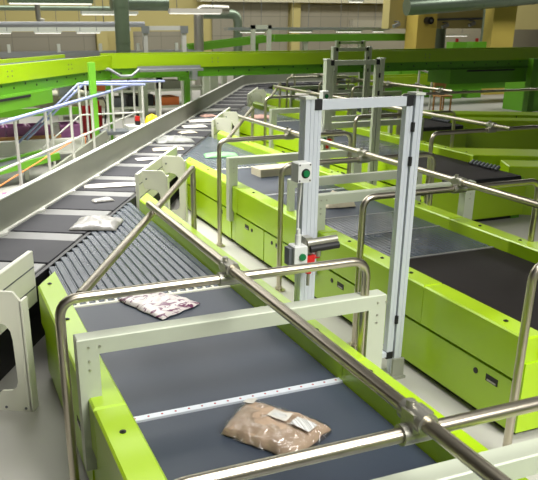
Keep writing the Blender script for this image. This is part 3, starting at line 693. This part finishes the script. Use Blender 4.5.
for x in (1.7, 2.9, 4.1):
    for y in (11.0, 11.6): MB().box(x - .03, x + .03, y - .03, y + .03, 0, .72).build('post', 'frame_grey', t)
for z in (.12, .36, .60): MB().box(1.7, 4.1, 11.0, 11.6, z, z + .03).build('shelf', 'frame_grey', t)
random.seed(4)
n_ = 0
cm = ['wood', 'cream', 'groove', 'screen_black', 'sign_orange', 'cream', 'lamp_body', 'wall_plate', 'wood', 'groove']
cn = ['brown', 'cream', 'grey', 'black', 'orange', 'pale', 'light grey', 'greenish grey', 'tan', 'mid grey']
for z, nm in ((.15, 'lowest'), (.39, 'middle'), (.63, 'top')):
    x = 1.8
    for q in range(5):
        w = .22 + .18 * random.random(); h = .10 + .08 * random.random(); i = (n_ * 3 + q) % 10
        lb_ = '%s carton, %s from left on the %s shelf of the far rack' % (cn[i], ('first', 'second', 'third', 'fourth', 'fifth')[q], nm)
        tag(MB().box(x, x + w, 11.08, 11.45, z, z + h, .004).build('carton', cm[i]), lb_, 'carton', 'cartons on the far rack'); x += w + .05
    n_ += 1

# ------------------------------------------------------------ hall
struct(MB().box(-9, 24, -4, 20.5, -.1, 0).build('floor', 'floor'))
def wallbox(name, x0, x1, y0, y1, z0, z1, m): return struct(MB().box(x0, x1, y0, y1, z0, z1).build(name, m))
wallbox('wall_back', -9, 24, 20, 20.4, 0, 4.2, 'wall_yellow')
wallbox('wall_left', -9.3, -9, -4, 20.4, 0, 4.2, 'wall_grey')
wallbox('wall_right', 24, 24.3, -4, 20.4, 0, 4.2, 'wall_yellow')
wallbox('ceiling', -9.3, 24.3, -4, 20.4, 4.2, 4.35, 'ceiling')
def yx(u, y): return ((u - 235.56) * (y * 1.078) / 730.95 + y * .4027) if False else None
# panelled bays of the back wall
bays = [(1.75, 4.13), (4.78, 7.0), (7.35, 9.62), (10.0, 13.1)]
for i, (a, b) in enumerate(bays): struct(MB().box(a, b, 19.93, 20, .0, (1.12, 1.12, 1.9, 1.82)[i]).build('trim_%d' % (i + 1), 'shutter'))
k_ = 5
for a, b, z in ((4.15, 4.42, 1.12), (4.80, 5.1, 1.15), (6.55, 6.95, 1.2), (9.68, 9.95, 2.0)):
    struct(MB().box(a, b, 19.8, 19.99, 0, z).build('trim_%d' % k_, 'wall_yellow')); k_ += 1
struct(MB().box(6.9, 13.2, 19.6, 19.9, 1.86, 2.02).build('trim_%d' % k_, 'cream')); k_ += 1
# right-hand bay: nearer yellow wall with openings, columns
wy = 16.0
struct(MB().box(10.4, 20.5, wy, wy + .3, 1.20, 4.2).build('trim_%d' % k_, 'wall_yellow')); k_ += 1
struct(MB().box(10.6, 20.5, wy + 2.0, wy + 2.2, 0, 1.4).build('trim_%d' % k_, 'wall_grey')); k_ += 1
col_l = ['yellow column standing just right of the hall centre, behind the overhead conveyor', 'broad yellow column at right rising behind the overhead conveyor']
for i, (x0, x1, y0, y1) in enumerate(((10.88, 11.42, 15.5, 15.98), (10.13, 10.67, 12.0, 12.25))):
    tag(MB().box(x0, x1, y0, y1, 0, 4.15).build('column', 'column'), col_l[i], 'column', 'yellow columns')
tag(MB().box(10.68, 10.74, 12.1, 12.16, 0, 1.25).build('drain_pipe', 'wood'), 'thin brown pipe on the broad yellow column', 'pipe')
struct(MB().box(11.36, 17, 12.9, 13.1, 1.20, 4.2).build('trim_%d' % k_, 'wall_yellow')); k_ += 1

# ducts
def duct(name, pts, r, label, m='duct', bend=.2, rings=True):
    t = thing(name, pts[0], label, 'duct', 'round ventilation ducts')
    MB().tube(pts, r, 20, bend if len(pts) > 2 else 0).build('pipe', m, t)
    if rings:
        for a, b in zip(pts, pts[1:]):
            A = Vector(a); B = Vector(b); L = (B - A).length; d = (B - A).normalized(); k = max(1, int(L / .5))
            for i in range(1, k): 
                p = A + d * (L * i / k); MB().cyl(tuple(p - d * .012), tuple(p + d * .012), r * 1.04, 20).build('seam_ring', m, t)
    if name == 'service_pipe' and pts[0][0] < 9:
        for f in (.1, .5, .9):
            p = Vector(pts[0]).lerp(Vector(pts[1] if len(pts) == 2 else pts[0]), f)
            MB().cyl((p.x, p.y, p.z), (p.x, p.y, 4.2), .008, 6).build('hanger', 'groove', t)
    return t
duct('ventilation_duct', [(2.92, 12, 0), (2.92, 12, 2.6)], .115, 'dark green spiral duct rising vertically at upper left', 'lamp_dark')
duct('ventilation_duct', [(2.9, 12.6, 1.63), (3.85, 12.6, 1.63)], .115, 'thick horizontal silver duct at top left of centre')
duct('ventilation_duct', [(5.58, 16, 0), (5.58, 16, 1.60), (6.35, 16.3, 1.60)], .105, 'bright silver duct with elbow left of centre', 'zinc', .18, False)
duct('ventilation_duct', [(6.1, 17.5, 1.53), (7.11, 17.5, 1.53), (7.11, 17.5, .0)], .11, 'dark duct with elbow near the distant green slope', 'duct', .2, False)
duct('ventilation_duct', [(8.15, 12.0, 1.60), (9.1, 11.9, 1.66), (13, 11.5, 2.0)], .15, 'big slanting spiral duct at top right')
duct('ventilation_duct', [(11.78, 14.2, 0), (11.78, 14.2, 4.15)], .08, 'thin vertical grey duct left of the broad column', 'duct', .1, False)
duct('ventilation_duct', [(12.2, 16.6, 0), (12.2, 16.6, 1.3)], .27, 'short wide grey duct in the right wall opening', 'duct', .1, False)
duct('service_pipe', [(-4, 15, 1.30), (4.1, 15, 1.30)], .05, 'long grey service pipe crossing at upper left', 'tray', 0, False)
duct('service_pipe', [(-4, 17, 1.62), (4.3, 17, 1.62)], .05, 'higher grey service pipe at upper left', 'duct', 0, False)
duct('service_pipe', [(2.1, 15.3, 1.70), (2.1, 15.3, 1.38), (2.2, 15.3, 1.35)], .05, 'short pale drop pipe joining the long service pipe', 'zinc', .05, False)
duct('service_pipe', [(11.45, 15.97, 1.40), (13.4, 15.97, 1.44)], .025, 'thin conduit along the yellow wall at top right', 'groove', 0, False)
# hanging luminaires
def lamp(x0, x1, y, z, label, m='lamp_body', h=.05, on=True):
    t = thing('ceiling_lamp', ((x0 + x1) / 2, y, z), label, 'lamp', 'hanging fluorescent lamps')
    MB().box(x0, x1, y - .07, y + .07, z + .015, z + h).build('housing', m, t)
    MB().box(x0 + .02, x1 - .02, y - .05, y + .05, z, z + .015).build('tube', 'lamp_on' if on else 'lamp_body', t)
    for x in (x0 + .15 * (x1 - x0), x1 - .15 * (x1 - x0)): MB().cyl((x, y, z + h), (x, y, 4.2), .006, 6).build('suspension', 'groove', t)
    return t
lamp(.98, 1.98, 9.6, 1.53, 'dark green hooded fluorescent lamp at top left', 'lamp_dark', .10)
lamp(-.5, .45, 9.6, 1.50, 'fluorescent lamp cut by the left edge at the top', 'lamp_dark', .06)
lamp(2.35, 3.25, 12.3, 1.44, 'fluorescent lamp in front of the dark green vertical duct', 'lamp_body', .06)
lamp(4.0, 4.95, 13, 1.47, 'white fluorescent lamp right of the thick horizontal duct', 'paper_white', .09)
lamp(1.25, 1.85, 18, 1.10, 'small lit lamp on the far rail above the grey bay, left one', 'lamp_body')
lamp(2.35, 2.95, 18, 1.10, 'small lit lamp on the far rail above the grey bay, second from left', 'lamp_body')
lamp(3.3, 3.85, 18, 1.10, 'small lit lamp on the far rail above the grey bay, third from left', 'lamp_body')
for i, (a, b) in enumerate(((6.96, 7.6), (8.25, 8.85), (9.55, 10.25), (10.6, 10.9))):
    lamp(a, b, 17, 1.11, 'lit lamp on the long pale rail above the distant green conveyor, %s from left' % ('first', 'second', 'third', 'fourth')[i])
tag(MB().box(6.6, 11.0, 16.85, 17.15, 1.165, 1.23).build('lamp_rail', 'tray'), 'long pale lamp rail above the distant green conveyor', 'rail')
tag(MB().box(-3, 4.6, 18.1, 18.3, 1.15, 1.28).build('lamp_rail', 'lamp_body'), 'pale lamp rail in front of the grey bays at left', 'rail')
lamp(8.25, 8.55, 14.2, 1.72, 'small tilted lit lamp at top centre')
lamp(12.2, 13.2, 16.6, 1.0, 'lit lamp deep inside the right wall opening')
# distant conveyors and frames beyond the overhead conveyor
t = thing('inclined_conveyor', (7.4, 17.0, 0), 'distant dark green conveyor climbing to the right', 'conveyor')
MB().bar((5.4, 16.2, .80), (7.45, 16.2, 1.0), .05, .15).bar((5.4, 16.7, .80), (7.45, 16.7, 1.0), .05, .15).build('side_guard', 'green', t)
MB().bar((5.4, 16.45, .77), (7.45, 16.45, .97), .45, .05).build('belt', 'groove', t)
for x, z in ((5.7, .75), (7.1, .88)): MB().box(x, x + .08, 16.4, 16.48, 0, z).build('leg', 'green', t)
t = thing('distant_conveyor', (10, 16.2, 0), 'distant level dark green conveyor below the long lamp rail', 'conveyor')
MB().box(7.5, 11.6, 16.2, 16.25, .92, 1.08).box(7.5, 11.6, 16.6, 16.65, .92, 1.08).build('side_guard', 'green', t); MB().box(7.5, 11.6, 16.25, 16.6, .95, 1.0).build('belt', 'groove', t)
for x in (8.3, 9.8, 11.3): MB().box(x, x + .1, 16.3, 16.4, 0, .95).build('leg', 'frame_grey', t)
tfl = ['white steel frame with grey corner plates above the overhead conveyor, left of centre', 'slender grey steel frame above the overhead conveyor near the centre']
for i, (x0, x1, y, z1) in enumerate(((3.42, 4.10, 12.6, 1.28), (5.73, 6.06, 13.4, 1.29))):
    t = thing('steel_frame', ((x0 + x1) / 2, y, 0), tfl[i], 'frame')
    for x in (x0, x1):
        MB().box(x, x + .07, y, y + .07, 0, z1).build('post', 'rail_white' if i == 0 else 'frame_grey', t)
        if i == 0: MB().box(x - .03, x + .10, y - .02, y, z1 - .12, z1).build('corner_plate', 'tray', t)
    MB().box(x0, x1 + .07, y, y + .07, z1 - .07, z1).build('beam', 'rail_white' if i == 0 else 'frame_grey', t)
    MB().box(x0, x1 + .07, y, y + .05, z1 - .55, z1 - .49).build('rail', 'tray', t)
t = thing('return_conveyor', (9.3, 11.6, 0), 'lime conveyor standing low beyond the fourth infeed conveyor, under the overhead conveyor', 'conveyor')
MB().box(6.2, 11.0, 10.6, 10.65, .36, .50).build('side_guard', 'lime', t); MB().box(6.2, 11.0, 11.05, 11.1, .36, .50).build('side_guard', 'lime', t)
MB().box(6.2, 11.0, 10.65, 11.05, .40, .46).build('belt', 'belt', t); MB().box(6.2, 11.0, 10.62, 10.66, .26, .36).build('channel', 'green', t)
for x in (6.6, 8.2, 10.2): MB().box(x, x + .06, 10.8, 10.86, 0, .40).build('leg', 'frame_grey', t)
# mezzanine clutter line seen over the overhead conveyor at left
t = thing('roller_conveyor', (2.3, 12.8, 0), 'distant grey roller conveyor with short uprights over the angled overhead section', 'conveyor')
MB().box(-1.5, 4.6, 13.0, 13.05, .80, .87).box(-1.5, 4.6, 13.5, 13.55, .80, .87).build('side_rail', 'tray', t)
MB().box(-1.5, 4.6, 13.05, 13.5, .82, .85).build('roller_bed', 'screen_black', t)
for x in (-.6, .55, 1.25, 2.05, 2.75, 3.4, 4.1): MB().box(x, x + .05, 13.0, 13.05, .87, 1.0).build('bracket', 'lamp_body', t)
for x in (-1.2, .8, 2.6, 4.4): MB().box(x, x + .06, 13.2, 13.26, 0, .82).build('leg', 'frame_grey', t)
tag(MB().box(.15, .62, 11.4, 11.8, .83, .98, .01).build('carton', 'wood'), 'brown carton at left edge above the angled overhead section', 'carton')
tag(MB().box(-.4, 1.0, 11.3, 11.9, .0, .83).build('pedestal', 'cream'), 'pale pedestal block carrying the brown carton at left edge', 'block')
# right background: cabinets, stairs, wall lamp
cabl = ['green machine cabinet below the overhead conveyor, left one', 'green machine cabinet below the overhead conveyor, second one', 'tall dark green cabinet at right edge with red indicator lights']
for i, (x0, x1, y0, y1, z) in enumerate(((8.1, 8.9, 12.0, 12.5, .55), (9.0, 9.7, 13.0, 13.4, .55), (8.75, 9.6, 9.4, 9.9, .80))):
    t = thing('machine_cabinet', ((x0 + x1) / 2, y0, 0), cabl[i], 'cabinet', 'green machine cabinets')
    MB().box(x0, x1, y0, y1, 0, z, .01).build('body', 'green', t); MB().box(x0 + .06, (x0 + x1) / 2 - .01, y0 - .015, y0, .06, z - .06).build('door', 'green', t); MB().box((x0 + x1) / 2 + .01, x1 - .06, y0 - .015, y0, .06, z - .06).build('door', 'green', t)
    if i == 2:
        for dx in (.3, .38): MB().cyl((x0 + dx, y0 - .015, .6), (x0 + dx, y0 - .03, .6), .018, 10).build('indicator', 'red', t)
t = thing('white_stairs', (7.4, 9.9, 0), 'white tubular stair railing under the overhead conveyor at right', 'railing')
for x in (7.05, 7.3, 7.55): MB().tube([(x, 9.9, 0), (x, 9.9, .66 - (x - 7.05) * .3)], .016, 8).build('post', 'rail_white', t)
MB().tube([(7.0, 9.9, .67), (7.7, 9.9, .46)], .014, 8).tube([(7.0, 9.9, .45), (7.7, 9.9, .24)], .012, 8).build('handrail', 'rail_white', t)
t = thing('wooden_chair', (7.35, 9.65, 0), 'small wooden chair under the overhead conveyor at right', 'chair')
MB().box(7.24, 7.46, 9.55, 9.77, .26, .28).build('seat', 'wood', t); MB().bar((7.44, 9.76, .28), (7.48, 9.80, .50), .03, .025).bar((7.26, 9.76, .28), (7.28, 9.80, .50), .03, .025).bar((7.26, 9.79, .45), (7.49, 9.79, .45), .02, .09).build('backrest', 'wood', t)
for x in (7.26, 7.44):
    for y in (9.57, 9.75): MB().box(x - .01, x + .01, y - .01, y + .01, 0, .26).build('leg', 'wood', t)
t = thing('wall_speaker', (11.15, 15.4, 1.30), 'round black loudspeaker mounted on the yellow column', 'loudspeaker')
MB().cyl((11.12, 15.5, 1.38), (11.12, 15.32, 1.38), .085, 18).build('body', 'screen_black', t); MB().cyl((11.12, 15.32, 1.38), (11.12, 15.31, 1.38), .03, 14).build('cone', 'groove', t)
for i, (x, z) in enumerate(((11.95, 1.26), (12.75, 1.30), (10.55, 1.28))):
    t = thing('wall_spotlight', (x, 15.85, z), ['grey spotlight on the yellow wall right of the column', 'grey spotlight farthest right on the yellow wall', 'small grey spotlight on the yellow wall left of the column'][i], 'spotlight', 'grey wall spotlights')
    MB().tube([(x, 15.98, z + .08), (x, 15.8, z + .08), (x, 15.8, z)], .015, 8).build('arm', 'groove', t); MB().bar((x - .14, 15.8, z - .03), (x + .02, 15.8, z + .03), .09, .07).build('head', 'tray', t)
for i, (x, y) in enumerate(((9.1, 11.6), (9.55, 11.6))):
    t = thing('beacon', (x, y, .0), ['small green console with red beacon behind the overhead conveyor, left one', 'small green console with red beacon behind the overhead conveyor, right one'][i], 'console', 'green consoles with beacons')
    MB().box(x - .15, x + .15, y, y + .2, 0, 1.0).build('console', 'green', t); MB().cyl((x, y + .1, 1.0), (x, y + .1, 1.06), .03, 12).build('lamp', 'dark_red', t)

# ------------------------------------------------------------ lights
def area(name, x, y, z, sx, sy, e, col=(1, .985, .95), rot=(0, 0, 0), spread=180):
    l = bpy.data.lights.new(name, 'AREA'); l.shape = 'RECTANGLE'; l.size = sx * S; l.size_y = sy * S; l.energy = e; l.color = col; l.spread = math.radians(spread)
    o = bpy.data.objects.new(name, l); C.objects.link(o); o.location = (x * S, y * S, z * S); o.rotation_euler = rot; return o
area('lamp_or_fill', .8, 5.4, 2.9, 2.4, 2.0, 500, spread=118)
area('lamp_or_fill', 1.2, 1.0, 3.4, 2.0, 1.4, 120, spread=120)
area('lamp_or_fill', 1.9, -1.6, 3.0, 2.4, 1.0, 120, rot=(math.radians(46), 0, math.radians(12)), spread=64)  # fill added behind the camera to brighten camera-facing metal, not a hall lamp
area('lamp_or_fill', 1.6, 7.5, 3.2, 3.0, 1.6, 320, spread=118)
area('lamp_or_fill', -1.4, 7.4, 3.4, 3, 2, 170)
area('lamp_or_fill', 3, 10.8, 3.9, 9, 1.5, 900)
area('lamp_or_fill', 11.2, 9.6, 3.9, 3, 1.2, 420)
area('lamp_or_fill', 13.5, 17.2, 3.6, 4, .8, 300)
area('lamp_or_fill', 6, 16.6, 3.9, 12, 1.5, 1300)
w = bpy.data.worlds.new('World'); bpy.context.scene.world = w; w.use_nodes = True
w.node_tree.nodes['Background'].inputs[0].default_value = (.95, .98, 1, 1); w.node_tree.nodes['Background'].inputs[1].default_value = .12

# ------------------------------------------------------------ camera
cam = bpy.data.cameras.new('Camera'); co = bpy.data.objects.new('Camera', cam); C.objects.link(co)
cam.sensor_width = 36; cam.sensor_fit = 'HORIZONTAL'; cam.lens = 730.95 / 538 * 36
cam.shift_x = (269 - 235.56) / 538; cam.shift_y = (300.26 - 240) / 538
co.location = (0, 0, 1.32 * S); co.rotation_euler = (math.radians(90 - 20.75), 0, math.radians(-21.94))
cam.dof.use_dof = True; cam.dof.focus_distance = 2.4 * S; cam.dof.aperture_fstop = 8
cam.clip_start = .05; cam.clip_end = 200
sc = bpy.context.scene; sc.camera = co
sc.view_settings.view_transform = 'Standard'; sc.view_settings.look = 'None'; sc.view_settings.gamma = 1; sc.view_settings.use_curve_mapping = False
sc.view_settings.exposure = 0
for o in bpy.data.objects:
    if '_o' in o: del o['_o']
